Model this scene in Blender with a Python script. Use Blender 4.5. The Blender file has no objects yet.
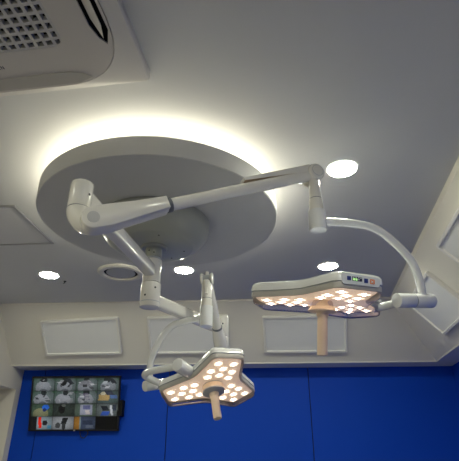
import bpy, bmesh, math, random
from mathutils import Vector, Matrix
from mathutils.geometry import tessellate_polygon

random.seed(4)
PI = math.pi
scene = bpy.context.scene
COL = scene.collection

# ------------------------------------------------------------------ camera
FOC, CX, CY = 459.0, 229.5, 230.5
EYE = Vector((0, 0, 1.6))
PITCH, YAW = math.radians(26), math.radians(3.4)
FW = Vector((-math.sin(YAW) * math.cos(PITCH), math.cos(YAW) * math.cos(PITCH), math.sin(PITCH)))
RT = Vector((math.cos(YAW), math.sin(YAW), 0))
UP = RT.cross(FW)
cam_data = bpy.data.cameras.new('camera')
cam_data.sensor_fit = 'HORIZONTAL'
cam_data.sensor_width = 36
cam_data.lens = 36 * FOC / 459
cam_data.clip_start = 0.02
cam = bpy.data.objects.new('camera', cam_data)
COL.objects.link(cam)
cam.matrix_world = Matrix(((RT.x, UP.x, -FW.x, EYE.x), (RT.y, UP.y, -FW.y, EYE.y),
                           (RT.z, UP.z, -FW.z, EYE.z), (0, 0, 0, 1)))
scene.camera = cam


def ray(x, y): return FW + RT * ((x - CX) / FOC) - UP * ((y - CY) / FOC)
def atz(x, y, z): d = ray(x, y); return EYE + d * ((z - EYE.z) / d.z)
def aty(x, y, Y): d = ray(x, y); return EYE + d * (Y / d.y)
def atd(x, y, D): return EYE + ray(x, y) * D
def proj(p): q = Vector(p) - EYE; z = q.dot(FW); return CX + FOC * q.dot(RT) / z, CY - FOC * q.dot(UP) / z
def atplane(x, y, p, n): d = ray(x, y); return EYE + d * ((p - EYE).dot(n) / d.dot(n))


# ------------------------------------------------------------------ materials
def _nodes(name):
    m = bpy.data.materials.new(name)
    m.use_nodes = True
    nt = m.node_tree
    return m, nt, nt.nodes['Principled BSDF']


def paint(name, rgb, rough=0.5, var=0.04, scale=8, bump=0.0, bscale=200, metallic=0.0, spec=0.5, coat=0.0):
    m, nt, b = _nodes(name)
    tc = nt.nodes.new('ShaderNodeTexCoord')
    nz = nt.nodes.new('ShaderNodeTexNoise')
    nz.inputs['Scale'].default_value = scale
    nz.inputs['Detail'].default_value = 3
    nt.links.new(tc.outputs['Object'], nz.inputs['Vector'])
    mx = nt.nodes.new('ShaderNodeMix')
    mx.data_type = 'RGBA'
    mx.inputs[6].default_value = (*[max(0, c * (1 - var)) for c in rgb], 1)
    mx.inputs[7].default_value = (*[min(1, c * (1 + var)) for c in rgb], 1)
    nt.links.new(nz.outputs['Fac'], mx.inputs[0])
    nt.links.new(mx.outputs[2], b.inputs['Base Color'])
    b.inputs['Roughness'].default_value = rough
    b.inputs['Metallic'].default_value = metallic
    b.inputs['Specular IOR Level'].default_value = spec
    b.inputs['Coat Weight'].default_value = coat
    if bump:
        n2 = nt.nodes.new('ShaderNodeTexNoise')
        n2.inputs['Scale'].default_value = bscale
        bp = nt.nodes.new('ShaderNodeBump')
        bp.inputs['Strength'].default_value = bump
        bp.inputs['Distance'].default_value = 0.002
        nt.links.new(tc.outputs['Object'], n2.inputs['Vector'])
        nt.links.new(n2.outputs['Fac'], bp.inputs['Height'])
        nt.links.new(bp.outputs['Normal'], b.inputs['Normal'])
    return m


def glow(name, rgb, strength):
    m, nt, b = _nodes(name)
    b.inputs['Base Color'].default_value = (0.8, 0.8, 0.8, 1)
    b.inputs['Emission Color'].default_value = (*rgb, 1)
    b.inputs['Emission Strength'].default_value = strength
    return m


M = {}
M['ceiling'] = paint('ceiling_paint', (0.60, 0.605, 0.60), 0.9, 0.015, 3, 0.05, 300)
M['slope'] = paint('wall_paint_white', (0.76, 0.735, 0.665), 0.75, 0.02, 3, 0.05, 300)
M['left'] = paint('wall_paint_cream', (0.74, 0.70, 0.61), 0.75, 0.02, 3, 0.05, 300)
M['blue'] = paint('wall_panel_blue', (0.006, 0.066, 0.52), 0.5, 0.03, 2, 0.02, 60, spec=0.12)
M['seam'] = paint('joint_dark', (0.005, 0.012, 0.06), 0.8)
M['soffit'] = paint('soffit_blue_bounce', (0.60, 0.62, 0.66), 0.7, 0.02, 3)  # underside of the white soffit, blue wall's bounce put into its colour
M['floor'] = paint('floor_vinyl', (0.36, 0.345, 0.31), 0.35, 0.08, 5)
M['door'] = paint('door_laminate', (0.70, 0.66, 0.56), 0.5, 0.03, 4)
M['panel'] = paint('panel_face', (0.79, 0.80, 0.80), 0.55, 0.02, 6)
M['pframe'] = paint('panel_frame_white', (0.80, 0.79, 0.76), 0.35, 0.02, 6)
M['dish'] = paint('dish_paint', (0.53, 0.53, 0.525), 0.65, 0.015, 5)
M['cap'] = paint('enamel_grey_white', (0.34, 0.35, 0.31), 0.32, 0.015, 6, coat=0.2)
M['enamel'] = paint('enamel_ivory', (0.78, 0.76, 0.70), 0.22, 0.015, 6, coat=0.4)
M['enamel_cool'] = paint('enamel_cool_white', (0.78, 0.79, 0.79), 0.25, 0.015, 6, coat=0.4)
M['grey'] = paint('joint_grey_plastic', (0.42, 0.44, 0.46), 0.5)
M['greydisc'] = paint('pivot_cap_grey', (0.50, 0.50, 0.50), 0.5)
M['ring'] = paint('ring_dark_rubber', (0.13, 0.14, 0.16), 0.5)
M['bolt'] = paint('bolt_black', (0.02, 0.02, 0.02), 0.5)
M['band'] = paint('head_band_grey', (0.50, 0.48, 0.44), 0.4, 0.02, 8)
M['shell'] = paint('head_shell_white', (0.80, 0.81, 0.80), 0.2, 0.01, 8, coat=0.5)
M['ledplate_glow'] = glow('reflector_plate', (1.0, 0.70, 0.48), 0.40)  # plate's faint glow stands in for LED light scattered in the cover
M['handle'] = paint('handle_cream', (0.84, 0.69, 0.52), 0.45, 0.03, 12)
M['brown'] = paint('bar_underside_reflection', (0.50, 0.36, 0.22), 0.5, 0.05, 20)  # brown reflection under the link bar, painted as its colour
M['ac'] = paint('ac_plastic', (0.56, 0.53, 0.49), 0.45, 0.015, 6)
M['acframe'] = paint('ac_frame_plastic', (0.62, 0.60, 0.56), 0.5, 0.015, 6)
M['acflap'] = paint('ac_flap_plastic', (0.42, 0.40, 0.36), 0.45, 0.02, 6)
M['grille'] = paint('grille_grey', (0.50, 0.49, 0.47), 0.5, 0.02, 20)
M['black'] = paint('black_void', (0.006, 0.006, 0.006), 0.9)
M['bezel'] = paint('bezel_black', (0.008, 0.008, 0.01), 0.3)
M['metal'] = paint('bracket_black_steel', (0.008, 0.008, 0.01), 0.6, spec=0.2)
M['hatch'] = paint('hatch_board', (0.60, 0.60, 0.60), 0.85, 0.015, 5)
M['alu'] = paint('hatch_aluminium', (0.42, 0.42, 0.42), 0.4, 0.03, 20, metallic=0.5)
M['vent'] = paint('vent_ivory', (0.72, 0.70, 0.64), 0.5)
M['ventgrey'] = paint('vent_grey', (0.45, 0.46, 0.48), 0.6)
M['lamp'] = glow('downlight_lens', (1.0, 1.0, 0.82), 192)
M['cove'] = glow('cove_strip_light', (1.0, 0.94, 0.74), 17)
M['led'] = glow('led_warm', (1.0, 0.74, 0.54), 1.5)
M['ledcore'] = glow('led_core', (1.0, 0.80, 0.62), 16)
M['green'] = glow('display_green', (0.35, 1.0, 0.10), 0.9)
M['pad'] = paint('control_plate', (0.66, 0.68, 0.72), 0.35)
M['btnblue'] = paint('button_blue', (0.03, 0.05, 0.22), 0.4)
M['btnorange'] = paint('button_orange', (0.90, 0.22, 0.02), 0.4)
M['dark'] = paint('marking_dark', (0.03, 0.03, 0.06), 0.5)


def make_cover():
    m = bpy.data.materials.new('clear_acrylic')
    m.use_nodes = True
    nt = m.node_tree
    nt.nodes.clear()
    out = nt.nodes.new('ShaderNodeOutputMaterial')
    mix = nt.nodes.new('ShaderNodeMixShader')
    tr = nt.nodes.new('ShaderNodeBsdfTransparent')
    tr.inputs['Color'].default_value = (0.96, 0.95, 0.95, 1)
    gl = nt.nodes.new('ShaderNodeBsdfGlossy')
    gl.inputs['Roughness'].default_value = 0.05
    fr = nt.nodes.new('ShaderNodeFresnel')
    fr.inputs['IOR'].default_value = 1.65
    nt.links.new(fr.outputs[0], mix.inputs[0])
    nt.links.new(tr.outputs[0], mix.inputs[1])
    nt.links.new(gl.outputs[0], mix.inputs[2])
    nt.links.new(mix.outputs[0], out.inputs['Surface'])
    return m


M['acrylic'] = make_cover()


def make_screen():
    m, nt, b = _nodes('screen_picture')
    at = nt.nodes.new('ShaderNodeVertexColor')
    at.layer_name = 'feed'
    b.inputs['Base Color'].default_value = (0.01, 0.01, 0.01, 1)
    b.inputs['Roughness'].default_value = 0.25
    b.inputs['Specular IOR Level'].default_value = 0.15
    nt.links.new(at.outputs['Color'], b.inputs['Emission Color'])
    b.inputs['Emission Strength'].default_value = 1.0
    return m


M['screen'] = make_screen()


# ------------------------------------------------------------------ mesh builder
class MB:
    def __init__(s): s.v, s.f, s.mi, s.mats = [], [], [], []

    def m(s, mat):
        if mat not in s.mats: s.mats.append(mat)
        return s.mats.index(mat)

    def add(s, verts, faces, mat):
        o = len(s.v)
        s.v += [Vector(p) for p in verts]
        i = s.m(mat)
        for f in faces:
            s.f.append(tuple(o + k for k in f)); s.mi.append(i)

    def box(s, lo, hi, mat, T=None):
        (a, b, c), (d, e, g) = lo, hi
        vs = [Vector(p) for p in ((a, b, c), (d, b, c), (d, e, c), (a, e, c), (a, b, g), (d, b, g), (d, e, g), (a, e, g))]
        if T: vs = [T @ p for p in vs]
        s.add(vs, [(0, 3, 2, 1), (4, 5, 6, 7), (0, 1, 5, 4), (1, 2, 6, 5), (2, 3, 7, 6), (3, 0, 4, 7)], mat)

    def loft(s, rings, mat, cap0=True, cap1=True, mats=None):
        n = len(rings[0])
        o = len(s.v)
        for r in rings: s.v += [Vector(p) for p in r]
        for k in range(len(rings) - 1):
            i = s.m(mats[k] if mats else mat)
            for j in range(n):
                a, b = o + k * n + j, o + k * n + (j + 1) % n
                s.f.append((a, b, b + n, a + n)); s.mi.append(i)
        if cap0: s.f.append(tuple(o + j for j in reversed(range(n)))); s.mi.append(s.m(mats[0] if mats else mat))
        if cap1: s.f.append(tuple(o + (len(rings) - 1) * n + j for j in range(n))); s.mi.append(s.m(mats[-1] if mats else mat))

    def lathe(s, prof, c, mat, axis=(0, 0, 1), n=40, cap0=True, cap1=True, mats=None):
        """prof: (radius, height along axis)"""
        w = Vector(axis).normalized()
        u = w.orthogonal().normalized(); v = w.cross(u)
        c = Vector(c)
        rings = [[c + w * h + (u * math.cos(2 * PI * k / n) + v * math.sin(2 * PI * k / n)) * r for k in range(n)] for r, h in prof]
        s.loft(rings, mat, cap0, cap1, mats)

    def rod(s, a, b, r0, r1, mat, n=24, bev=0.0):
        a, b = Vector(a), Vector(b)
        L = (b - a).length
        if bev: prof = [(r0 - bev, 0), (r0 - bev * .3, bev * .3), (r0, bev), (r1, L - bev), (r1 - bev * .3, L - bev * .3), (r1 - bev, L)]
        else: prof = [(r0, 0), (r1, L)]
        s.lathe(prof, a, mat, b - a, n)

    def tube(s, pts, r, mat, n=16):
        pts = [Vector(p) for p in pts]
        rs = r if isinstance(r, (list, tuple)) else [r] * len(pts)
        rings = []
        t = (pts[1] - pts[0]).normalized()
        u = t.orthogonal().normalized()
        for k, p in enumerate(pts):
            t = (pts[min(k + 1, len(pts) - 1)] - pts[max(k - 1, 0)]).normalized()
            u = (u - t * u.dot(t)).normalized()
            v = t.cross(u)
            rings.append([p + (u * math.cos(2 * PI * j / n) + v * math.sin(2 * PI * j / n)) * rs[k] for j in range(n)])
        s.loft(rings, mat)

    def build(s, name, parent=None, smooth=40, matrix=None, origin=None):
        me = bpy.data.meshes.new(name)
        off = Vector(origin) if origin is not None else Vector((0, 0, 0))
        me.from_pydata([p - off for p in s.v], [], s.f)
        for mt in s.mats: me.materials.append(mt)
        me.polygons.foreach_set('material_index', s.mi)
        bm = bmesh.new(); bm.from_mesh(me)
        bmesh.ops.recalc_face_normals(bm, faces=bm.faces)
        bm.to_mesh(me); bm.free()
        if smooth:
            me.polygons.foreach_set('use_smooth', [True] * len(me.polygons))
            me.set_sharp_from_angle(angle=math.radians(smooth))
        me.update()
        o = bpy.data.objects.new(name, me)
        COL.objects.link(o)
        if parent is not None: o.parent = parent
        if matrix is not None: o.matrix_basis = matrix
        elif origin is not None and parent is None: o.location = off
        return o


def tag(o, label=None, cat=None, group=None, kind=None):
    if label: o['label'] = label
    if cat: o['category'] = cat
    if group: o['group'] = group
    if cat or kind: o['kind'] = kind or 'thing'
    return o


def empty(name, loc, label, cat, group=None):
    o = bpy.data.objects.new(name, None)
    o.empty_display_size = 0.05
    COL.objects.link(o)
    o.location = loc
    return tag(o, label, cat, group)


def smooth_path(pts, n=8):
    """Catmull-Rom through the given points."""
    P = [Vector(p) for p in pts]
    P = [P[0] * 2 - P[1]] + P + [P[-1] * 2 - P[-2]]
    out = []
    for i in range(1, len(P) - 2):
        a, b, c, d = P[i - 1:i + 3]
        for k in range(n):
            t = k / n
            out.append(0.5 * ((2 * b) + (c - a) * t + (2 * a - 5 * b + 4 * c - d) * t * t + (3 * b - a - 3 * c + d) * t ** 3))
    out.append(P[-2])
    return out


def fillet(poly, rad, n=5):
    out = []
    N = len(poly)
    for i in range(N):
        p0, p, p1 = Vector(poly[i - 1]), Vector(poly[i]), Vector(poly[(i + 1) % N])
        r = rad[i] if isinstance(rad, (list, tuple)) else rad
        a, b = (p0 - p), (p1 - p)
        d = min(r, a.length * .48, b.length * .48)
        A, B = p + a.normalized() * d, p + b.normalized() * d
        for k in range(n + 1):
            t = k / n
            out.append(A * (1 - t) ** 2 + p * 2 * t * (1 - t) + B * t * t)
    return out


# ------------------------------------------------------------------ the room
H = 2.75          # ceiling
ZB = 2.30         # underside of the soffits
YC, YF, YW = 3.655, 4.05, 4.27    # ceiling edge, soffit edge, blue wall
XL = -2.16
YBACK = -2.2


def rx(x, y, Y, k=0.102): return x + (Y - y) * k      # the right wall runs slightly askew


def struct(b, name, smooth=0):
    o = b.build(name, smooth=smooth)
    o['kind'] = 'structure'
    return o


b = MB(); b.box((-3.0, YBACK - .2, -.1), (2.4, 4.6, 0), M['floor']); struct(b, 'floor')
b = MB(); b.box((-3.0, YBACK - .2, H), (2.4, 4.6, H + .1), M['ceiling']); struct(b, 'ceiling')

# blue back wall: panels with narrow dark joints
b = MB()
seams = [-1.953, -0.799, 0.448]
edges = [XL - .02] + seams + [1.75]
for i in range(4):
    b.box((edges[i] + .004, YW, 0), (edges[i + 1] - .004, YW + .02, ZB), M['blue'])
b.box((XL - .2, YW + .012, 0), (1.95, YW + .1, ZB + .02), M['seam'])
struct(b, 'wall_back')

# sloping soffit above the blue wall
b = MB()
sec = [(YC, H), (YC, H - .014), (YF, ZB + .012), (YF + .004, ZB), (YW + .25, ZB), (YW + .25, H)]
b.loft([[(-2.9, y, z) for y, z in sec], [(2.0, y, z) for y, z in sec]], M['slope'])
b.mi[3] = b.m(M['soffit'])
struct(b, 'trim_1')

# sloping soffit on the right, running slightly askew
b = MB()


def rsec(Y):
    xc, xf, xw = rx(1.09, 3.662, Y, .104), rx(1.503, 4.061, Y, .099), rx(1.72, 4.27, Y, .099)
    return [(xc, Y, H), (xc + .004, Y, H - .035), (xf, Y, ZB + .012), (xf + .004, Y, ZB + .001), (xw + .3, Y, ZB + .001), (xw + .3, Y, H)]


b.loft([rsec(YBACK - .1), rsec(4.6)], M['slope'])
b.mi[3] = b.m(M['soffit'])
struct(b, 'trim_2')

# blue right wall below it
b = MB()
p0, p1 = (rx(1.71, 4.27, YBACK - .1, .099), YBACK - .1), (rx(1.71, 4.27, 4.35, .099), 4.35)
b.loft([[(p0[0], p0[1], 0), (p0[0] + .1, p0[1], 0), (p0[0] + .1, p0[1], ZB + .02), (p0[0], p0[1], ZB + .02)],
        [(p1[0], p1[1], 0), (p1[0] + .1, p1[1], 0), (p1[0] + .1, p1[1], ZB + .02), (p1[0], p1[1], ZB + .02)]], M['blue'])
struct(b, 'wall_right')

# left wall: plastered, a doorway recessed near the back corner
b = MB()
DT, DY0, DY1 = 2.122, 2.75, 4.185
b.box((-2.9, YBACK, 2.303), (XL - .014, 4.5, H), M['left'])
b.box((-2.9, YBACK, DT), (XL, YW + .05, 2.303), M['left'])
b.box((-2.9, DY1, 0), (XL, YW + .05, DT), M['left'])
b.box((-2.9, YBACK, 0), (XL, DY0, DT), M['left'])
struct(b, 'wall_left')
b = MB()
b.box((-2.9, YBACK - .1, 0), (2.3, YBACK, H), M['left']); struct(b, 'wall_front')
dr = MB()
dr.box((-2.48, DY0, 0.01), (-2.43, DY1 - .16, DT - .06), M['door'])
do = dr.build('door_1', smooth=0); do['kind'] = 'structure'
fr = MB()
fr.box((-2.50, DY1 - .16, 0), (-2.40, DY1, DT), M['pframe']); fr.box((-2.50, DY0, DT - .06), (-2.40, DY1 - .16, DT), M['pframe'])
fr.box((-2.55, DY0, 0), (-2.50, DY1, DT), M['left'])
fr.build('door_frame', do, smooth=0)
hd = MB(); hd.rod((-2.395, 3.78, 0.8), (-2.395, 3.78, 1.2), .012, .012, M['alu'])
for z in (.85, 1.15): hd.rod((-2.43, 3.78, z), (-2.395, 3.78, z), .007, .007, M['alu'], 12)
hd.build('door_handle', do)

# ------------------------------------------------------------------ white wall panels on the slopes
def slope_panel(corners, normal, label, group):
    """corners TL TR BR BL on the slope; a shallow framed board."""
    c = [Vector(p) for p in corners]
    n = Vector(normal).normalized()
    ctr = (c[0] + c[1] + c[2] + c[3]) / 4
    root = empty('wall_panel', ctr, label, 'wall panel', group)

    def inset(d):
        out = []
        for i in range(4):
            a, p, q = c[i - 1], c[i], c[(i + 1) % 4]
            out.append(p + (a - p).normalized() * d + (q - p).normalized() * d)
        return out

    def fil(pts, r):
        o = []
        for i in range(4):
            a, p, q = pts[i - 1], pts[i], pts[(i + 1) % 4]
            A, B = p + (a - p).normalized() * r, p + (q - p).normalized() * r
            for k in range(5):
                t = k / 4
                o.append(A * (1 - t) ** 2 + p * 2 * t * (1 - t) + B * t * t)
        return o
    f = MB()
    R = [[p + n * h for p in fil(inset(d), r)] for d, h, r in ((0, -.002, .014), (0, .024, .014), (.004, .028, .013), (.018, .028, .010), (.021, .020, .009), (.021, .0, .009))]
    f.loft(R, M['pframe'], False, False)
    f.build('panel_frame', root, 35, origin=ctr)
    g = MB()
    R = [[p + n * h for p in fil(inset(d), .008)] for d, h in ((.020, .001), (.020, .016))]
    g.loft(R, M['panel'])
    g.build('panel_board', root, 30, origin=ctr)
    return root


S0 = Vector((0, YC, H - .014)); sdir = Vector((0, YF - YC, ZB + .012 - H + .014)).normalized()
nb = Vector((0, sdir.z, -sdir.y))
if nb.y > 0: nb = -nb
GP = 'framed white panels on the sloping soffits'
gap = nb * .002
for pts, lab in (([(40.8, 320.4), (118.7, 316.3), (122.3, 352.8), (46.8, 354.4)], 'framed white panel on the sloping soffit directly above the wall monitor'),
                 ([(147, 316.3), (227.8, 314.2), (229.5, 352), (150.5, 353)], 'framed white panel on the sloping soffit behind the lower lamp arm and its drop tube'),
                 ([(262, 315.6), (346.5, 313.8), (347, 351.2), (264.4, 351.6)], 'framed white panel on the sloping soffit right behind the hanging handle of the right lamp')):
    slope_panel([atplane(x, y, S0, nb) for x, y in pts], nb, lab, GP)
C0 = Vector(rsec(3.662)[1]); Q0 = Vector(rsec(4.061)[2]); D0 = Vector(rsec(1.677)[1])
nr = (D0 - C0).cross(Q0 - C0).normalized()
if nr.x > 0: nr = -nr
al = (D0 - C0).normalized()                       # along the slope, towards the camera
dn = al.cross(nr)
if dn.z > 0: dn = -dn
a0 = atplane(408.0, 301.5, C0, nr)
slope_panel([a0, a0 + al * .665, a0 + al * .665 + dn * .335, a0 + dn * .335], nr,
            'framed white panel on the right-hand slope behind the right lamp joint', GP)
a1 = atplane(438.2, 243.5, C0, nr)
slope_panel([a1, a1 + al * .665, a1 + al * .665 + dn * .335, a1 + dn * .335], nr,
            'framed white panel on the right-hand slope cut off by the right edge of the photo', GP)

# ------------------------------------------------------------------ ceiling dish with hidden cove light
DC = Vector((-.440, 1.905)); DR = .549; DZ0, DZ1 = 2.58, 2.663
root = empty('cove_disc', (DC.x, DC.y, H), 'large round white dropped ceiling disc with a glowing cove behind its rim', 'ceiling disc')
b = MB()
b.lathe([(.02, DZ0), (DR - .004, DZ0), (DR, DZ0 + .003), (DR, DZ1), (DR - .012, DZ1), (DR - .012, DZ0 + .02), (.02, DZ0 + .02)],
        (DC.x, DC.y, 0), M['dish'], n=128, cap0=False, cap1=False)
b.lathe([(.435, DZ0 + .02), (.435, H)], (DC.x, DC.y, 0), M['dish'], n=96)
b.build('disc', root, 35, origin=root.location)
b = MB()
ring = []
for k in range(96):
    a = 2 * PI * k / 96
    ring.append([(DC.x + math.cos(a) * r, DC.y + math.sin(a) * r, z) for r, z in ((.436, DZ0 + .070), (.442, DZ0 + .070), (.442, DZ0 + .122), (.436, DZ0 + .122))])
ring.append(ring[0])
b.loft(ring, M['cove'], False, False)
b.build('light_strip', root, 40, origin=root.location)

# ------------------------------------------------------------------ ceiling mount: bowl cover and column
LC = Vector((-.460, 1.905))
root = empty('lamp_mount', (LC.x, LC.y, DZ0), 'round grey-white bowl cover with the short column carrying both lamp arms', 'ceiling mount')
b = MB()
prof = [(.248, DZ0 - .0005), (.252, DZ0 - .006), (.2515, DZ0 - .035), (.246, DZ0 - .060), (.232, DZ0 - .082), (.217, DZ0 - .102), (.197, DZ0 - .117), (.181, DZ0 - .124), (.175, DZ0 - .127), (.05, DZ0 - .127)]
b.lathe(prof, (LC.x, LC.y, 0), M['cap'], n=96)
b.build('bowl_cover', root, 30, origin=root.location)
for a in (20, 65, 140, 215, 290):
    bb = MB(); p = Vector((LC.x + .14 * math.cos(math.radians(a)), LC.y + .14 * math.sin(math.radians(a)), 0))
    bb.lathe([(.004, DZ0 - .127), (.004, DZ0 - .1285)], p, M['bolt'], n=10)
    bb.build('cover_screw', root, 30, origin=root.location)
b = MB()
b.lathe([(.060, 2.4535), (.060, 2.446), (.056, 2.442), (.040, 2.442)], (LC.x, LC.y, 0), M['cap'], n=48)
b.build('collar', root, 30, origin=root.location)
b = MB()
b.lathe([(.0375, 2.444), (.0375, 2.402), (.036, 2.400)], (LC.x, LC.y, 0), M['cap'], n=40)
b.lathe([(.034, 2.402), (.034, 2.390)], (LC.x, LC.y, 0), M['grey'], n=40)
b.build('column', root, 30, origin=root.location)


def hub(z0, z1, r, name, par, mat):
    b = MB()
    b.lathe([(r - .004, z0), (r - .001, z0 + .001), (r, z0 + .004), (r, z1 - .003), (r - .003, z1)], (LC.x, LC.y, 0), mat, n=40)
    return b


def bolt_on(par, org, c, direction, r=.0035, name='bolt'):
    d = Vector(direction).normalized()
    bb = MB(); bb.rod(Vector(c) - d * .004, Vector(c) + d * .0012, r, r, M['bolt'], 10)
    bb.build(name, par, 30, origin=org)


for a, z in ((-110, 2.425), (-75, 2.415)):
    d = Vector((math.cos(math.radians(a)), math.sin(math.radians(a)), 0))
    bolt_on(root, root.location, Vector((LC.x, LC.y, z)) + d * .0375, d)

# ------------------------------------------------------------------ surgical lamp head
LOBES = [math.radians(a) for a in (-63, 57, 177)]


def outline(sc):
    P, R = [], []
    for c in LOBES:
        for da, r, f in ((-17, .250, .022), (17, .250, .022)):
            a = c + math.radians(da)
            P.append(Vector((math.cos(a) * r * sc, math.sin(a) * r * sc, 0))); R.append(f * sc)
        a = c + math.radians(60)
        P.append(Vector((math.cos(a) * .135 * sc, math.sin(a) * .135 * sc, 0))); R.append(.035 * sc)
    return P, R


def inset_poly(P, d):
    out = []
    N = len(P)
    for i in range(N):
        a, p, q = P[i - 1], P[i], P[(i + 1) % N]
        e0, e1 = (p - a).normalized(), (q - p).normalized()
        n0, n1 = Vector((-e0.y, e0.x, 0)), Vector((-e1.y, e1.x, 0))
        m = (n0 + n1); m = m / max(.4, m.dot(n0)) 
        out.append(p + m * d)
    return out


def ring_at(sc, ins, z):
    P, R = outline(sc)
    return [v + Vector((0, 0, z)) for v in fillet(inset_poly(P, ins), R)]


def lens_mesh(sc):
    b = MB()
    r = .0208 * sc
    n = 24
    b.lathe([(r, .002), (r, -.004), (r * .93, -.0065)], (0, 0, 0), M['ledplate_glow'], n=n, cap0=False, cap1=False)
    # six-petalled bright reflector with a hot core
    pet = []
    for k in range(n):
        a = 2 * PI * k / n
        pet.append((a, r * (.80 + .12 * abs(math.cos(3 * a)))))
    b.add([(0, 0, -.0045)] + [(math.cos(a) * q, math.sin(a) * q, -.0052) for a, q in pet], [(0, 1 + (k + 1) % n, 1 + k) for k in range(n)], M['led'])
    b.lathe([(r * .36, -.005), (r * .35, -.008), (r * .2, -.010)], (0, 0, 0), M['ledcore'], n=12)
    me_o = b.build('led_lens', None, 30)
    me = me_o.data
    bpy.data.objects.remove(me_o)
    return me


def lamp_head(root, C, down, xdir, sc, twist, panel_lobe, handle_tone, hl=.176, hx=0.0):
    """lamp head with origin at the middle of its lit underside."""
    n = Vector(down).normalized()
    u = Vector(xdir); u = (u - n * u.dot(n)).normalized()
    z = -n; y = z.cross(u)
    Mx = Matrix(((u.x, y.x, z.x, C.x), (u.y, y.y, z.y, C.y), (u.z, y.z, z.z, C.z), (0, 0, 0, 1)))
    Mx = Mx @ Matrix.Rotation(math.radians(twist), 4, 'Z')
    local = Matrix.Translation(-root.location) @ Mx
    b = MB()
    # lower band, groove, glossy upper shell with rounded top
    rings = [ring_at(sc, .012, .004), ring_at(sc, .003, .001), ring_at(sc, .0, .004), ring_at(sc, 0, .019), ring_at(sc, .002, .0205), ring_at(sc, .002, .0225),
             ring_at(sc, -.002, .024), ring_at(sc, -.001, .042), ring_at(sc, .004, .051), ring_at(sc, .014, .056), ring_at(sc, .04, .060)]
    B_, G_, S_ = M['band'], M['grey'], M['shell']
    b.loft(rings, None, False, True, [B_, B_, B_, B_, G_, G_, S_, S_, S_, S_])
    head = b.build('lamp_head', root, 45, matrix=local)
    b = MB(); b.loft([ring_at(sc, .011, .006), ring_at(sc, .011, .010)], M['ledplate_glow'])
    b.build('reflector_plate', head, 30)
    b = MB()
    b.loft([ring_at(sc, .003, .003), ring_at(sc, .004, -.010), ring_at(sc, .007, -.0165), ring_at(sc, .013, -.0205), ring_at(sc, .026, -.0235), ring_at(sc, .040, -.0245)], M['acrylic'], False, True)
    b.build('clear_cover', head, 45)
    me = lens_mesh(sc)
    pat = [(.192, .036), (.192, -.036), (.150, 0), (.128, .050), (.128, -.050), (.096, 0), (.076, .050), (.076, -.050)]
    for c in LOBES:
        for (px, py) in pat:
            q = Vector((px * math.cos(c) - py * math.sin(c), px * math.sin(c) + py * math.cos(c), 0)) * sc
            o = bpy.data.objects.new('led_lens', me)
            COL.objects.link(o); o.parent = head
            o.location = (q.x, q.y, .005)
    # grip: flange and stick
    b = MB()
    b.lathe([(.034, .004), (.038, -.012), (.047, -.0275), (.051, -.029), (.051, -.0325), (.046, -.0345), (.024, -.036)] if handle_tone == 0 else [(.044, .004), (.046, -.022), (.050, -.026), (.050, -.029), (.045, -.033), (.024, -.036)], (hx, 0, 0), M['handle'] if handle_tone == 0 else M['grey'], n=40, mats=None)
    if handle_tone: b.lathe([(.0465, -.002), (.0475, -.0235)], (0, 0, 0), M['handle'], n=40)
    b.lathe([(.0215, -.034), (.0215, -.048), (.0190, -.051), (.0175, -.054), (.0180, -hl), (.0165, -hl - .006), (.012, -hl - .007)], (hx, 0, 0), M['handle'], n=28)
    b.build('handle', head, 35)
    # control strip on one lobe end
    if panel_lobe is not None:
        c = LOBES[panel_lobe]
        R = Matrix.Rotation(c, 4, 'Z')
        x0 = .250 * math.cos(math.radians(17)) * sc
        b = MB()
        hw = .062
        outl = [(-hw, .006), (hw, .006), (hw, .034), (-hw, .040)]
        vs = fillet([Vector((p, q, 0)) for p, q in outl], .008, 4)
        b.loft([[R @ Vector((x0 - .002, v.x, v.y + .008)) for v in vs], [R @ Vector((x0 + .0045, v.x, v.y + .008)) for v in vs]], M['pad'])
        b.build('control_panel', head, 35)

        def mark(name, y0, y1, z0, z1, mat, h=.0062):
            bb = MB(); bb.box((x0 + .004, y0, z0), (x0 + h, y1, z1), mat, R); bb.build(name, head, 0)
        mark('button', -.046, -.034, .026, .038, M['btnblue'])
        mark('button', .010, .022, .023, .036, M['btnblue'])
        bb = MB(); bb.box((x0 + .004, .030, .022), (x0 + .0062, .044, .036), M['btnorange'], R)
        T = R @ Matrix.Translation((x0 + .0064, .036, .0285))
        for ang in (45, -45):
            bb.box((-.0003, -.006, -.0013), (.0003, .006, .0013), M['pad'], T @ Matrix.Rotation(math.radians(ang), 4, 'X'))
        bb.build('button', head, 0)
        bb = MB()
        bb.box((x0 + .004, -.029, .0255), (x0 + .0056, .003, .0385), M['dark'], R)
        for y0, y1, z0, z1 in ((-.027, -.021, .027, .033), (-.019, -.013, .027, .033)):
            bb.box((x0 + .005, y0, z0), (x0 + .0064, y1, z1), M['green'], R)
        for y0, z0 in ((-.027, .0345), (-.019, .0345), (-.010, .0345), (-.010, .029), (-.003, .0345)):
            bb.box((x0 + .005, y0, z0), (x0 + .0062, y0 + .004, z0 + .003), M['pad'], R)
        bb.build('display', head, 0)
    return head, Mx


# ------------------------------------------------------------------ lamp on the right (long arm)
SG = 'surgical lights on the ceiling mount'
zA = 2.332
PA = atz(81, 195, zA)                         # post axis
rootA = empty('surgical_light', (LC.x, LC.y, 2.39),
              'white surgical lamp on the upper long arm, right lamp head with the button strip', 'surgical light', SG)
oA = rootA.location
b = hub(2.281, 2.390, .0395, 'hub', rootA, M['enamel'])
b.build('arm_hub', rootA, 30, origin=oA)
d = (Vector((PA.x, PA.y, 0)) - Vector((LC.x, LC.y, 0))).normalized()
b = MB()
hA = Vector((LC.x, LC.y, zA))
side = Vector((-d.y, d.x, 0))


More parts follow.
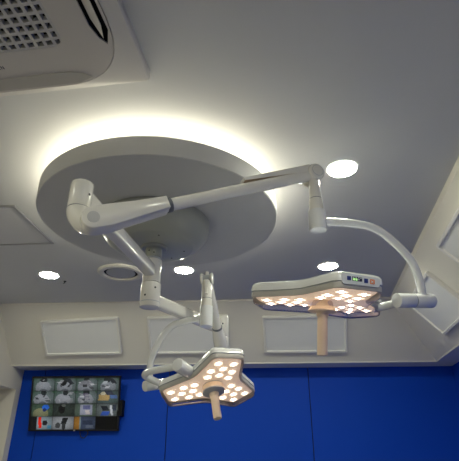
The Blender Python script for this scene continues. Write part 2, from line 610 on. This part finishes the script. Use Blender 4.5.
def bar(b, p, q, w, h, mat, w1=None, h1=None, bev=.28):
    """rounded rectangular bar from p to q (w sideways, h upright)"""
    p, q = Vector(p), Vector(q)
    t = (q - p).normalized()
    s_ = t.cross(Vector((0, 0, 1))).normalized(); u_ = s_.cross(t)
    rings = []
    for P, W, Hh in ((p, w, h), (q, w1 or w, h1 or h)):
        sq = fillet([Vector((-W / 2, -Hh / 2, 0)), Vector((W / 2, -Hh / 2, 0)), Vector((W / 2, Hh / 2, 0)), Vector((-W / 2, Hh / 2, 0))], min(W, Hh) * bev, 4)
        rings.append([P + s_ * v.x + u_ * v.y for v in sq])
    b.loft(rings, mat)


bar(b, hA + d * .03, Vector((PA.x, PA.y, zA)) - d * .02, .046, .058, M['enamel'])
b.build('extension_arm', rootA, 40, origin=oA)
b = MB()
b.lathe([(.028, 2.373), (.0325, 2.372), (.0345, 2.369), (.0350, 2.363), (.0355, 2.286), (.034, 2.283)], (PA.x, PA.y, 0), M['enamel'], n=40)
b.lathe([(.0335, 2.2835), (.0335, 2.2795)], (PA.x, PA.y, 0), M['ring'], n=40)
b.build('post', rootA, 35, origin=oA)
vdir = -ray(88, 195); vdir.z = 0; vdir.normalize()
bolt_on(rootA, oA, Vector((PA.x, PA.y, 2.325)) + (vdir + RT * 1.6).normalized() * .0353, (vdir + RT * 1.6), .004)

KA = aty(313, 174, 1.53)                      # knuckle of the spring arm
DA = aty(318, 230, 1.54)
XA = (KA.x + DA.x) / 2 + .001; YA = 1.535
KA = Vector((XA, YA, KA.z))
# elbow below the post
PIV = atd(92, 223, 1.385)
sd = (KA - PIV).normalized()
hs = sd.cross(Vector((0, 0, 1))).normalized()
if hs.dot(vdir) < 0: hs = -hs                 # sideways, towards the camera
b = MB()
q0 = Vector((PA.x, PA.y, 2.2805)); q2 = PIV + hs * -.012 - Vector((0, 0, .006))
q1 = Vector((PA.x, PA.y, q2.z))
ep = [q0 * (1 - t) ** 2 + (q0 * .35 + q1 * .65) * 2 * t * (1 - t) + q2 * t * t for t in [k / 14 for k in range(15)]]
b.tube(ep, [.034, .0355] + [.0355 - .003 * k / 12 for k in range(12)] + [.028], M['enamel'], 32)
b.build('elbow', rootA, 35, origin=oA)
# tapered cover plate from the pivot to the ring
tr = next(t for t in [k / 200 for k in range(200)] if proj(PIV.lerp(KA, t))[0] > 167.5)
ringP = PIV.lerp(KA, tr)
up_ = hs.cross(sd)
if up_.z < 0: up_ = -up_
b = MB()
L0 = (ringP - PIV).length
pivc = PIV
prof2 = []
for k in range(13):
    a = PI / 2 + PI * k / 12
    prof2.append((math.cos(a) * .0355, math.sin(a) * .0355))
prof2 = prof2 + [(.05, -.0385), (L0 * .55, -.030), (L0 - .03, -.0225), (L0 - .012, -.0215), (L0 - .012, .0205), (L0 - .03, .021), (L0 * .55, .025), (.05, .034)]
W2 = .032
rings = []
for off, shr in ((-W2 + .004, .9), (-W2 + .001, .97), (-W2 + .006, 1), (W2 - .006, 1), (W2 - .001, .97), (W2, .92)):
    rings.append([pivc + hs * (off + .012) + sd * (p * (shr if p < 0 else 1)) + up_ * (q * shr) for p, q in prof2])
b.loft(rings, M['enamel'])
b.build('spring_arm_cover', rootA, 50, origin=oA)
b = MB(); c0 = pivc + hs * (W2 + .012)
b.rod(c0 - hs * .004, c0 + hs * .0015, .0185, .0185, M['greydisc'], 32, .001)
b.build('pivot_cap', rootA, 30, origin=oA)
b = MB()
b.rod(ringP - sd * .02 + hs * .008, KA - sd * .02, .0215, .0225, M['enamel'], 28)
b.build('spring_arm', rootA, 30, origin=oA)
b = MB(); b.rod(ringP - sd * .010 + hs * .008, ringP + sd * .006 + hs * .008, .0250, .0250, M['ring'], 28, .001)
b.build('arm_ring', rootA, 30, origin=oA)
# upper link bar lying over the outer half of the arm
b = MB()
s0 = PIV + sd * ((KA - PIV).length * .64) + up_ * .028
s1 = KA + up_ * .012 - sd * .01
vs0 = [s0 - hs * .018, s0 + hs * .018, s0 + hs * .018 + up_ * .012, s0 - hs * .018 + up_ * .012]
vs1 = [s1 - hs * .020 - up_ * .004, s1 + hs * .020 - up_ * .004, s1 + hs * .020 + up_ * .026, s1 - hs * .020 + up_ * .026]
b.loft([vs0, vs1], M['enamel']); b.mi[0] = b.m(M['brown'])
b.build('link_bar', rootA, 30, origin=oA)
# knuckle and the tapering drop tube
b = MB()
b.rod(KA - hs * .030, KA + hs * .034, .034, .034, M['enamel'], 36, .010)
back = KA - hs * .034
b.rod(back - hs * .006, back + hs * .004, .040, .040, M['enamel'], 36, .002)
b.rod(KA + hs * .0335, KA + hs * .0355, .0235, .0235, M['grey'], 32)
b.rod(KA + hs * .034, KA + hs * .0375, .0225, .0215, M['enamel'], 32, .001)
b.build('knuckle', rootA, 25, origin=oA)
b = MB()
b.lathe([(.016, KA.z + .0), (.021, KA.z - .02), (.0225, KA.z - .10), (.0225, KA.z - .112), (.0255, KA.z - .114), (.0262, KA.z - .168)], (XA, YA, 0), M['enamel'], n=32)
for zz, rr in ((.1125, .0242), (.1655, .0285)): b.lathe([(rr, KA.z - zz - .0016), (rr, KA.z - zz + .0016)], (XA, YA, 0), M['ring'], n=32)
b.build('drop_tube', rootA, 30, origin=oA)
b = MB()
zb = DA.z - .004
b.lathe([(.027, KA.z - .163), (.0315, KA.z - .164), (.0322, KA.z - .168), (.0322, zb + .004), (.030, zb), (.02, zb)], (XA, YA, 0), M['enamel_cool'], n=36)
b.build('swivel_sleeve', rootA, 30, origin=oA)
# curved yoke
cyl = aty(416, 301, 1.66)
px = [(322, 222, 1.537), (330, 222, 1.539), (346, 223, 1.545), (362, 225, 1.555), (373, 228, 1.565), (383, 233.5, 1.58), (395, 243.5, 1.60), (406, 254.5, 1.62), (413, 264.5, 1.635), (418.5, 278, 1.65), (422.5, 296, 1.665)]
b = MB(); b.tube(smooth_path([aty(*p) for p in px], 6), .0155, M['enamel_cool'])
b.build('yoke', rootA, 40, origin=oA)
c0, c1 = aty(396.5, 300.5, 1.615), aty(432, 301, 1.69)
ax = (c1 - c0).normalized()
mid = c0 + (c1 - c0) * .46
b = MB(); b.rod(c0, mid - ax * .0012, .0262, .0262, M['enamel_cool'], 32, .002)
b.rod(mid - ax * .002, mid + ax * .002, .0245, .0245, M['ring'], 32)
b.rod(mid + ax * .0012, c1, .0262, .0262, M['enamel_cool'], 32, .004)
b.build('yoke_joint', rootA, 30, origin=oA)
HC = atd(325.4, 302.5, 1.62)
headA, MA = lamp_head(rootA, HC, (-.075, .131, -1), (1, 0, 0), 1.06, -10.6, 0, 0, .176, -.010)
b = MB()
lk = [aty(399, 301.5, 1.635), aty(392, 304, 1.655), aty(383, 306.5, 1.675), aty(374, 308, 1.68)]
b.tube(smooth_path(lk, 5), .0145, M['enamel_cool'])
b.build('head_link', rootA, 40, origin=oA)

# ------------------------------------------------------------------ lower-left lamp
zB = 2.208
PB = atz(221.5, 329, zB)
rootB = empty('surgical_light', (LC.x, LC.y, 2.28),
              'white surgical lamp on the lower arm, tilted lamp head before the blue wall', 'surgical light', SG)
oB = rootB.location
b = hub(2.170, 2.278, .0435, 'hub', rootB, M['enamel'])
b.lathe([(.044, 2.190), (.0443, 2.191), (.0443, 2.192), (.044, 2.193)], (LC.x, LC.y, 0), M['grey'], n=40)
b.build('arm_hub', rootB, 30, origin=oB)
for a, z, r in ((-108, 2.215, .0045), (-52, 2.25, .0045)):
    dd = Vector((math.cos(math.radians(a)), math.sin(math.radians(a)), 0))
    bolt_on(rootB, oB, Vector((LC.x, LC.y, z)) + dd * .0435, dd, r)
d = (Vector((PB.x, PB.y, 0)) - Vector((LC.x, LC.y, 0))).normalized()
b = MB()
bar(b, Vector((LC.x, LC.y, zB)) + d * .035, Vector((PB.x, PB.y, zB)) - d * .02, .046, .054, M['enamel'])
b.build('extension_arm', rootB, 40, origin=oB)
b = MB()
b.lathe([(.030, zB + .066), (.036, zB + .065), (.0385, zB + .061), (.039, zB + .054), (.039, zB - .04), (.037, zB - .043)], (PB.x, PB.y, 0), M['enamel'], n=40)
b.build('post', rootB, 35, origin=oB)
for z in (zB + .02, zB - .018):
    dd = Vector((.25, -1, 0)).normalized()
    bolt_on(rootB, oB, Vector((PB.x, PB.y, z)) + dd * .039, dd, .0045)
b = MB()
ze = zB - .10
b.lathe([(.037, zB - .044), (.0385, zB - .047), (.039, zB - .06), (.038, zB - .08), (.033, zB - .108), (.024, zB - .13), (.010, zB - .14)], (PB.x, PB.y, 0), M['enamel'], n=36)
b.build('elbow', rootB, 35, origin=oB)
KB0 = aty(205, 281, 2.09); DB = aty(208, 326, 2.10)
XB, YB = (KB0.x * .5 + DB.x * .5), 2.095
KB = Vector((XB, YB, KB0.z + .012))
PIVB = Vector((PB.x, PB.y, ze))
sB = (KB - PIVB).normalized()
LB = (KB - PIVB).length
hB = sB.cross(Vector((0, 0, 1))).normalized()
uB = hB.cross(sB)
if uB.z < 0: uB = -uB
tB = next(t for t in [k / 200 for k in range(200)] if proj(PIVB.lerp(KB, t))[1] < 328)
rB = PIVB.lerp(KB, tB)
b = MB()
b.lathe([(.034, 0), (.036, .02), (.034, .5 * LB * tB), (.026, LB * tB - .004)], PIVB, M['enamel'], sB, 28)
b.build('spring_arm_cover', rootB, 40, origin=oB)
b = MB(); b.rod(rB - sB * .02, KB - sB * .02, .0235, .0225, M['enamel'], 28); b.build('spring_arm', rootB, 30, origin=oB)
b = MB(); b.rod(rB - sB * .006, rB + sB * .006, .0262, .0262, M['ring'], 28, .001); b.build('arm_ring', rootB, 30, origin=oB)
b = MB()
for s_ in (-1, 1):
    b.rod(KB + hB * s_ * .018, KB + hB * s_ * .030, .028, .028, M['enamel'], 32, .004)
b.rod(KB - hB * .019, KB + hB * .019, .021, .021, M['grey'], 32)
bar(b, KB + Vector((0, 0, .034)) , KB + Vector((.0001, -.022, -.085)), .017, .018, M['enamel'])
b.build('knuckle', rootB, 35, origin=oB)
b = MB()
b.lathe([(.022, KB.z - .01), (.0245, KB.z - .03), (.0245, KB.z - .100), (.0265, KB.z - .102), (.0268, KB.z - .142)], (XB, YB, 0), M['enamel'], n=32)
for zz, rr in ((.1008, .0258), (.1395, .0282)): b.lathe([(rr, KB.z - zz - .0016), (rr, KB.z - zz + .0016)], (XB, YB, 0), M['ring'], n=32)
b.build('drop_tube', rootB, 30, origin=oB)
b = MB(); zb = DB.z - .004
b.lathe([(.026, KB.z - .137), (.030, KB.z - .138), (.0305, KB.z - .142), (.0305, zb + .004), (.029, zb), (.02, zb)], (XB, YB, 0), M['enamel_cool'], n=36)
b.build('swivel_sleeve', rootB, 30, origin=oB)
px = [(202, 317.5, 2.10), (193, 319.5, 2.11), (183, 322, 2.12), (173, 325.5, 2.14), (164, 334, 2.16), (157.5, 345, 2.18), (152.5, 356, 2.20), (150, 367, 2.22), (149.5, 382, 2.24)]
b = MB(); b.tube(smooth_path([aty(*p) for p in px], 6), .0158, M['enamel_cool']); b.build('yoke', rootB, 40, origin=oB)
c0, c1 = aty(144.5, 386.2, 2.22), aty(165, 383.5, 2.30)
ax = (c1 - c0).normalized(); mid = c0 + (c1 - c0) * .55
b = MB(); b.rod(c0, mid - ax * .001, .0245, .0245, M['enamel_cool'], 32, .003)
b.rod(mid - ax * .002, mid + ax * .002, .023, .023, M['ring'], 32)
b.rod(mid + ax * .001, c1, .0245, .0245, M['enamel_cool'], 32, .003); b.build('yoke_joint', rootB, 30, origin=oB)
px = [(163, 385, 2.27), (156, 381.5, 2.23), (149.5, 378.5, 2.19), (145, 375.5, 2.15), (147, 372.5, 2.11), (155, 370.3, 2.07), (164, 368.7, 2.03), (177, 366.5, 1.99)]
b = MB(); b.tube(smooth_path([aty(*p) for p in px], 6), .0155, M['enamel_cool']); b.build('inner_yoke', rootB, 40, origin=oB)
HB = atd(212.9, 385.9, 2.03)
s25, c25 = math.sin(math.radians(25)), math.cos(math.radians(25))
headB, MBx = lamp_head(rootB, HB, (.195, -.351, -1), (1, 0, 0), .95, -4.6, None, 1, .142)
c0, c1 = aty(177, 364.5, 1.955), aty(190.5, 373.0, 2.045)
b = MB(); b.rod(c0, c1, .0275, .0275, M['enamel_cool'], 32, .003)
ax = (c1 - c0).normalized(); b.rod(c1 - ax * .002, c1 + ax * .02, .025, .025, M['enamel_cool'], 32)
b.build('head_joint', rootB, 30, origin=oB)

# ------------------------------------------------------------------ downlights
def downlight(x, y, label, group, r=.062):
    root = empty('downlight', (x, y, H), label, 'downlight', group)
    b = MB()
    b.lathe([(r + .005, H - .0005), (r + .005, H - .003), (r + .003, H - .005), (r, H - .005), (r - .001, H - .003)], (x, y, 0), M['pframe'], n=40, cap0=False, cap1=False)
    b.build('trim_ring', root, 30, origin=root.location)
    b = MB()
    b.lathe([(r - .0005, H - .001), (r - .0005, H - .0035)], (x, y, 0), M['lamp'], n=40)
    b.build('lens', root, 30, origin=root.location)


DG = 'round recessed downlights'
for (px_, py_), lab in (((49, 275), 'lit round downlight at the left, below the ceiling hatch'),
                        ((184, 270), 'lit round downlight just below the ceiling disc beside the column'),
                        ((342, 169), 'largest lit downlight, beside the knuckle of the right lamp arm'),
                        ((328, 266), 'lit round downlight just above the button strip of the right lamp head')):
    p = atz(px_, py_, H)
    downlight(p.x, p.y, lab, DG)
# unseen downlights behind the viewer, added to help light the room
for x, y in ((-1.40, 0.55), (0.35, 0.35), (-1.40, -0.95), (-0.5, -0.95), (0.30, -0.95)):
    downlight(x, y, 'unseen round downlight added behind the viewer to help light the room', 'unseen downlights added behind the viewer')

# ------------------------------------------------------------------ round ceiling vent
p = atz(121, 272, H)
root = empty('air_vent', (p.x, p.y, H), 'round ivory ceiling vent with a grey centre plate below the disc', 'vent')
b = MB()
b.lathe([(.160, H - .0005), (.160, H - .008), (.150, H - .017), (.128, H - .020), (.120, H - .017), (.117, H - .004)], (p.x, p.y, 0), M['vent'], n=64, cap0=False, cap1=False)
b.build('vent_ring', root, 30, origin=root.location)
b = MB(); b.lathe([(.117, H - .001), (.117, H - .004)], (p.x, p.y, 0), M['black'], n=64); b.build('vent_throat', root, 30, origin=root.location)
b = MB(); b.lathe([(.04, H - .005), (.098, H - .005), (.100, H - .009), (.096, H - .012), (.05, H - .014)], (p.x, p.y, 0), M['ventgrey'], n=64)
b.build('vent_plate', root, 30, origin=root.location)

# small hook on the ceiling near the left downlight
p = atz(65, 281, H)
b = MB(); b.lathe([(.010, H - .0005), (.010, H - .004), (.005, H - .006), (.004, H - .016)], p * 1 - Vector((0, 0, p.z)), M['metal'], n=14)
b.tube([p + Vector((0, 0, -.015)), p + Vector((-.006, 0, -.020)), p + Vector((-.012, 0, -.015))], .0025, M['metal'], 8)
o = b.build('hook', None, 30, origin=p); tag(o, 'tiny dark hook in the ceiling beside the left downlight', 'hook')

# ------------------------------------------------------------------ access hatch
hz = H
q1, q2 = atz(15, 205, H), atz(54, 243, H)
ey_ = (q2 - q1); Lh = ey_.length; ey_.normalize(); ex_ = Vector((ey_.y, -ey_.x, 0))
if ex_.x > 0: ex_ = -ex_
root = empty('access_hatch', q1 + ey_ * Lh / 2 + ex_ * .23, 'square ceiling access hatch with a thin metal frame, cut by the left edge', 'access hatch')


def hp(a, e, z): return q1 + ex_ * a + ey_ * e + Vector((0, 0, z))


b = MB()
S_ = Lh
R = [[hp(i, i, -h), hp(S_ - i, i, -h), hp(S_ - i, S_ - i, -h), hp(i, S_ - i, -h)] for i, h in ((0, .0005), (0, .007), (.004, .009), (.012, .009), (.013, .002))]
b.loft(R, M['alu'], False, False); b.build('hatch_frame', root, 0, origin=root.location)
b = MB()
R = [[hp(i, i, -h), hp(S_ - i, i, -h), hp(S_ - i, S_ - i, -h), hp(i, S_ - i, -h)] for i, h in ((.016, .0005), (.016, .004))]
b.loft(R, M['hatch']); b.build('hatch_board', root, 0, origin=root.location)

# ------------------------------------------------------------------ ceiling cassette air conditioner
zp = 2.72
O = atz(151, 82, zp)
e1 = atz(0, 98, zp) - O; e1.z = 0; e1.normalize()
e2 = Vector((-e1.y, e1.x, 0))
if e2.y > 0: e2 = -e2
SZ = .95
root = empty('air_conditioner', O + e1 * SZ / 2 + e2 * SZ / 2 + Vector((0, 0, H - zp)), 'large square ceiling cassette air conditioner with a perforated intake grille at top left', 'air conditioner')
oAC = root.location


def P3(a, c, z): q = O + e1 * a + e2 * c; return Vector((q.x, q.y, z))


def rsq(lo, hi, r, n=10, da=0.0, db=0.0):
    return fillet([Vector((lo + da, lo + db, 0)), Vector((hi - da, lo + db, 0)), Vector((hi - da, hi - db, 0)), Vector((lo + da, hi - db, 0))], r, n)


ZI = 2.712
b = MB()
R = [[P3(v.x, v.y, z) for v in rsq(i, SZ - i, r, 10, k * .020, 0)] for i, r, z, k in ((0, .02, H - .0005, 0), (0, .02, 2.728, 0), (.004, .02, 2.722, 0), (.029, .24, 2.714, 1), (.034, .24, 2.722, 1))]
b.loft(R, M['acframe'], False, False)
# thin mitre lines on the frame corners
b.build('outer_frame', root, 25, origin=oAC)
g0, g1 = .208, SZ - .208
inn = rsq(.0322, SZ - .0322, .24, 14, .020, 0)
grid = rsq(g0, g1, .05, 8, 0, -.018)


def slot_poly(side):
    """opening of the air outlet, local (along, across)"""
    L0_, L1_ = .178, SZ - .178
    pts = [(L0_, .080), (L0_ + .025, .098), (L0_ + .07, .110), (L1_ - .07, .110), (L1_ - .025, .098), (L1_, .080), (L1_ - .05, .060), (L0_ + .05, .060)]
    out = []
    for t, w in pts:
        if side == 0: out.append(Vector((w, t, 0)))               # right side of the picture
        elif side == 1: out.append(Vector((t, w - .020, 0)))      # bottom side
        elif side == 2: out.append(Vector((SZ - w, t, 0)))
        else: out.append(Vector((t, SZ - w, 0)))
    return out


loops = [inn, grid] + [slot_poly(k) for k in range(4)]
allv = [v for l in loops for v in l]
tris = tessellate_polygon(loops)
b = MB()
b.add([P3(v.x, v.y, ZI) for v in allv], [tuple(t) for t in tris], M['ac'])
b.loft([[P3(v.x, v.y, ZI) for v in inn], [P3(v.x, v.y, ZI + .012) for v in inn]], M['ac'], False, False)
for l in loops[1:]:
    b.loft([[P3(v.x, v.y, ZI) for v in l], [P3(v.x, v.y, ZI + .006) for v in l]], M['ac'], False, False)
b.build('front_panel', root, 25, origin=oAC)
for k in range(4):
    l = slot_poly(k)
    r = MB()
    r.loft([[P3(v.x, v.y, ZI + .004) for v in l], [P3(v.x, v.y, ZI + .030) for v in l]], M['black'], False, True)
    o = r.build('air_outlet', root, 0, origin=oAC)
    f = MB()
    c = sum(l, Vector()) / len(l)
    if k == 1 or k == 3:                                          # closed louvre
        sh = [Vector((c.x + (v.x - c.x) * 1.0, c.y + (v.y - c.y) * 1.0, 0)) for v in l]
        f.loft([[P3(v.x, v.y, ZI + .004) for v in sh], [P3(v.x, v.y, ZI - .0015) for v in sh]], M['acflap'])
    else:                                                          # half open louvre inside the slot
        sg = 1 if k == 0 else -1
        sh = [Vector((c.x + (v.x - c.x) * .52 + sg * .002, c.y + (v.y - c.y) * .93, 0)) for v in l]
        f.loft([[P3(v.x, v.y, ZI + .001 + .010 * ((v.x - c.x) * sg > 0)) for v in sh], [P3(v.x, v.y, ZI + .004 + .010 * ((v.x - c.x) * sg > 0)) for v in sh]], M['acframe'])
    f.build('louvre', root, 20, origin=oAC)
b = MB()
b.loft([[P3(v.x, v.y, ZI + .003) for v in grid], [P3(v.x, v.y, ZI + .033) for v in grid]], M['black'], False, True)
NB = 18
pit = (g1 - g0) / NB
lo_b, hi_b = g0 - .018, g1 + .018
for ori, lo, hi, lo2, hi2 in ((0, g0, g1, lo_b, hi_b), (1, lo_b, hi_b, g0, g1)):
    nb_ = round((hi - lo) / pit)
    for k in range(nb_ + 1):
        t = lo + (hi - lo) * k / nb_
        tt = min(max(t, lo + .004), hi - .004)
        e = .016 if k in (0, nb_) else .007 if k in (1, nb_ - 1) else .001
        pts = [(tt - .0052, lo2 + e), (tt + .0052, lo2 + e), (tt + .0052, hi2 - e), (tt - .0052, hi2 - e)]
        if ori: pts = [(y, x) for x, y in pts]
        b.loft([[P3(x, y, ZI + .0005 + .0004 * ori) for x, y in pts], [P3(x, y, ZI + .016) for x, y in pts]], M['grille'])
b.build('intake_grille', root, 0, origin=oAC)
# maker's lettering, only its last letters are in view
b = MB()


def stroke(p, q, w=.0022):
    p, q = Vector((*p, 0)), Vector((*q, 0)); t = (q - p).normalized(); s_ = Vector((-t.y, t.x, 0)) * w / 2
    l = [p - s_, q - s_, q + s_, p + s_]
    b.loft([[P3(.4665 - v.x, .129 + v.y, ZI + .001) for v in l], [P3(.4665 - v.x, .129 + v.y, ZI - .0004) for v in l]], M['dark'])


hh = .013
for y in (0, hh / 2, hh): stroke((0, y), (.008, y))
stroke((.001, 0), (.001, hh))
stroke((.013, 0), (.013, hh)); stroke((.013, hh), (.021, 0)); stroke((.021, 0), (.021, hh))
b.build('lettering', root, 0, origin=oAC)

# ------------------------------------------------------------------ wall monitor with camera feeds
c_tl, c_tr = aty(32.2, 376.6, 4.115), aty(119, 375, 4.115)
ux = Vector((1, .012, 0)).normalized()
tilt = math.radians(13)
down_ = Vector((0, math.sin(tilt), -math.cos(tilt)))
nrm = ux.cross(down_).normalized()
if nrm.y > 0: nrm = -nrm
WM, HM = .792, .452
TL = c_tl
root = empty('monitor', TL + ux * WM / 2 + down_ * HM / 2 - nrm * .04, 'black wall monitor showing a grid of fifteen camera pictures', 'monitor')
oM = root.location


def mp(x, y, d): return TL + ux * x + down_ * y + nrm * d


b = MB()
bz = .014
R = [[mp(i, i, d), mp(WM - i, i, d), mp(WM - i, HM - i, d), mp(i, HM - i, d)] for i, d in ((.02, -.04), (.004, -.036), (0, -.03), (0, -.002), (.002, 0), (bz - .002, 0), (bz, -.002))]
b.loft(R, M['bezel'], True, False); b.build('bezel', root, 20, origin=oM)

# picture: 4 x 4 tiles painted face by face
NXC, NYC = 30, 19
SW, SH = WM - 2 * bz, HM - 2 * bz
verts, faces, cols = [], [], []


def lin(c): return tuple(((x / 255) / 12.92 if x < 11 else (((x / 255) + .055) / 1.055) ** 2.4) for x in c)


def lerp(a, c, t): return tuple(x + (y - x) * t for x, y in zip(a, c))


def blob(x, y, cx, cy, rx_, ry_): return ((x - cx) / rx_) ** 2 + ((y - cy) / ry_) ** 2 < 1


def quad(x, y, x0, y0, x1, y1, sh=0.0): xx = x - sh * (y - y0); return x0 < xx < x1 and y0 < y < y1


rnd = random.Random(11)
phase = [(rnd.random(), rnd.random(), rnd.random()) for _ in range(16)]


extras = [[(rnd.uniform(.1, .8), rnd.uniform(.05, .75), rnd.uniform(.05, .22), rnd.uniform(.06, .25), rnd.uniform(-.7, .7), rnd.choice((26, 44, 60, 150, 172, 128))) for _ in range(8)] for _ in range(16)]


def feed(k, x, y):
    """colour of camera tile k at x, y in 0..1 (y downwards), sRGB 0-255"""
    A, Bq, Cq = phase[k]
    n = rnd.uniform(-7, 7)
    floor_c, wall_c = (112, 118, 124), (74, 92, 86)
    if k in (0, 1, 2, 4, 5, 6, 3):                    # fisheye views of grey-floored rooms
        c = wall_c if x + (A - .5) * .2 < .42 + .5 * y * (Bq + .4) and x < .35 + .2 * A else (92, 104, 104)
        if blob(x, y, .48 + .1 * (A - .5), .72, .36, .48): c = lerp(floor_c, (128, 132, 138), Bq)
        if blob(x, y, .45 + .1 * Bq, .16, .12 + .06 * A, .22): c = (34, 40, 42)
        if k in (1, 3) and quad(x, y, .5, .05, .72, .45, .5): c = (40, 44, 50)
        if k == 1 and blob(x, y, .42, .42, .14, .2): c = (24, 26, 28)
        if k == 3 and quad(x, y, .3, .25, .5, .5, -.3): c = (150, 156, 160)
        if k == 2 and blob(x, y, .5, .45, .3, .25): c = (104, 106, 112)
        if k == 6 and quad(x, y, .35, .2, .6, .75, .2): c = (86, 82, 98)
        if x + y * .5 < .16 or (1 - x) + y * .45 < .12: c = lerp(c, (60, 98, 74), .7)
        if blob(x, y, .5, 1.05, .18, .2): c = (88, 92, 98)
        for (ex, ey, ew, eh, es, eg) in extras[k]:
            if quad(x, y, ex, ey, ex + ew, ey + eh, es): c = lerp(c, (eg, eg + 2, eg + 6), .75)
    elif k == 7:                                       # tan table room
        c = (70, 84, 84)
        if quad(x, y, .12, .3, .62, .8, -.1): c = (150, 128, 84)
        if quad(x, y, .35, .05, .7, .35, .4): c = (54, 58, 70)
        if quad(x, y, .60, .35, .92, .62, .2): c = (72, 96, 140)
        if blob(x, y, .3, .25, .12, .14): c = (170, 164, 140)
    elif k == 8:
        c = (58, 76, 62)
        if blob(x, y, .45, .8, .36, .45): c = (110, 112, 84)
        if blob(x, y, .66, .30, .16, .22): c = (38, 92, 186)
        if blob(x, y, .62, .5, .1, .12): c = (26, 44, 90)
    elif k == 9:
        c = (42, 50, 46)
        if blob(x, y, .42, .45, .16, .34): c = (18, 18, 18)
        if blob(x, y, .5, .16, .1, .12): c = (80, 84, 80)
    elif k == 10:
        c = (74, 88, 78)
        if quad(x, y, .25, .12, .85, .92): c = (130, 134, 148)
        if quad(x, y, .40, .18, .75, .45): c = (84, 88, 120)
        if quad(x, y, .5, .5, .7, .85, .1): c = (166, 160, 160)
    elif k == 11:
        c = (84, 92, 92)
        if quad(x, y, .2, .2, .5, .6, .3): c = (30, 34, 40)
        if quad(x, y, .62, .15, .72, .95, .1): c = (176, 180, 186)
        if quad(x, y, .3, .62, .66, .95, -.3): c = (44, 74, 150)
        if quad(x, y, .76, .1, .92, .6): c = (52, 58, 70)
    elif k == 12:
        c = (120, 134, 140)
        if x < .3: c = (22, 22, 24)
        if quad(x, y, .36, .06, .50, .9, .04): c = (206, 36, 22)
        if blob(x, y, .68, .5, .12, .2): c = (30, 30, 34)
        if quad(x, y, .8, .7, .98, .95): c = (70, 130, 160)
    elif k == 13:
        c = (130, 134, 138)
        if quad(x, y, .5, .1, .75, .6, -.2): c = (26, 28, 30)
        if blob(x, y, .28, .7, .12, .22): c = (60, 62, 64)
        if blob(x, y, .55, .75, .1, .25): c = (44, 46, 48)
    elif k == 14:
        c = (54, 64, 84)
        if x < .27: c = (142, 100, 42)
        if quad(x, y, .38, .3, .85, .65, .1): c = (38, 46, 64)
        if quad(x, y, .55, .66, .9, .9, .1): c = (84, 92, 108)
        if quad(x, y, .27, .0, .34, 1, 0): c = (104, 118, 120)
    else:
        return (4, 4, 5)
    v = max(.55, 1 - .5 * ((x - .5) ** 2 + (y - .5) ** 2) * 1.6)
    if x < .03 or y < .03: v *= .7
    return tuple(max(0, q * v + n) for q in c)


for k in range(16):
    r_, c_ = divmod(k, 4)
    for j in range(NYC):
        for i in range(NXC):
            x0, x1 = bz + SW * (c_ + i / NXC) / 4, bz + SW * (c_ + (i + 1) / NXC) / 4
            y0, y1 = bz + SH * (r_ + j / NYC) / 4, bz + SH * (r_ + (j + 1) / NYC) / 4
            o = len(verts)
            verts += [mp(x0, y0, -.002) - oM, mp(x1, y0, -.002) - oM, mp(x1, y1, -.002) - oM, mp(x0, y1, -.002) - oM]
            faces.append((o, o + 1, o + 2, o + 3))
            cols.append(lin(feed(k, (i + .5) / NXC, (j + .5) / NYC)))
me = bpy.data.meshes.new('screen')
me.from_pydata(verts, [], faces)
at = me.color_attributes.new('feed', 'FLOAT_COLOR', 'CORNER')
at.data.foreach_set('color', [x for c in cols for _ in range(4) for x in (*c, 1)])
me.materials.append(M['screen'])
o = bpy.data.objects.new('screen', me); COL.objects.link(o); o.parent = root
b = MB()
b.box((-.008, 0, 0), (.008, .012, .003), M['alu']); bb = b.build('badge', None, 0)
bb.matrix_basis = Matrix.Translation(-oM) @ Matrix.Translation(mp(WM * .515, HM - .0125, .001)) @ Matrix(((ux.x, down_.x, nrm.x, 0), (ux.y, down_.y, nrm.y, 0), (ux.z, down_.z, nrm.z, 0), (0, 0, 0, 1)))
bb.parent = root
# swing bracket behind, its arm showing past the right edge
b = MB()
z_m = mp(WM / 2, HM / 2, 0).z
q = aty(121.5, 408, 4.2)
b.box((q.x - .035, 4.19, q.z - .065), (q.x + .008, YW - .002, q.z + .065), M['metal'])
cm = mp(WM / 2, HM / 2, -.04)
b.box((cm.x - .12, YW - .02, cm.z - .10), (cm.x + .12, YW - .002, cm.z + .10), M['metal'])
b.box((cm.x - .03, cm.y - .004, cm.z - .05), (cm.x + .03, YW - .01, cm.z + .05), M['metal'])
b.box((cm.x, YW - .05, q.z - .03), (q.x, YW - .02, q.z + .03), M['metal'])
b.build('bracket', root, 0, origin=oM)
b = MB()
c_ = [mp(WM * .62, HM - .01, -.03), aty(88, 433, 4.22), aty(84, 438, 4.235), aty(80.5, 436, 4.245), aty(80, 428, 4.25), aty(82, 415, 4.25)]
b.tube(smooth_path(c_, 5), .004, M['bolt'], 8); b.build('cable', root, 40, origin=oM)

# ------------------------------------------------------------------ world and view
w = bpy.data.worlds.new('world'); scene.world = w; w.use_nodes = True
w.node_tree.nodes['Background'].inputs['Color'].default_value = (0.05, 0.05, 0.055, 1)
w.node_tree.nodes['Background'].inputs['Strength'].default_value = 0.2
vs = scene.view_settings
vs.view_transform = 'Standard'; vs.look = 'None'; vs.gamma = 1.0; vs.use_curve_mapping = False
vs.exposure = 0.0
scene.cycles.use_denoising = True
scene.cycles.max_bounces = 8
scene.cycles.diffuse_bounces = 5
scene.cycles.caustics_reflective = False
scene.cycles.caustics_refractive = False
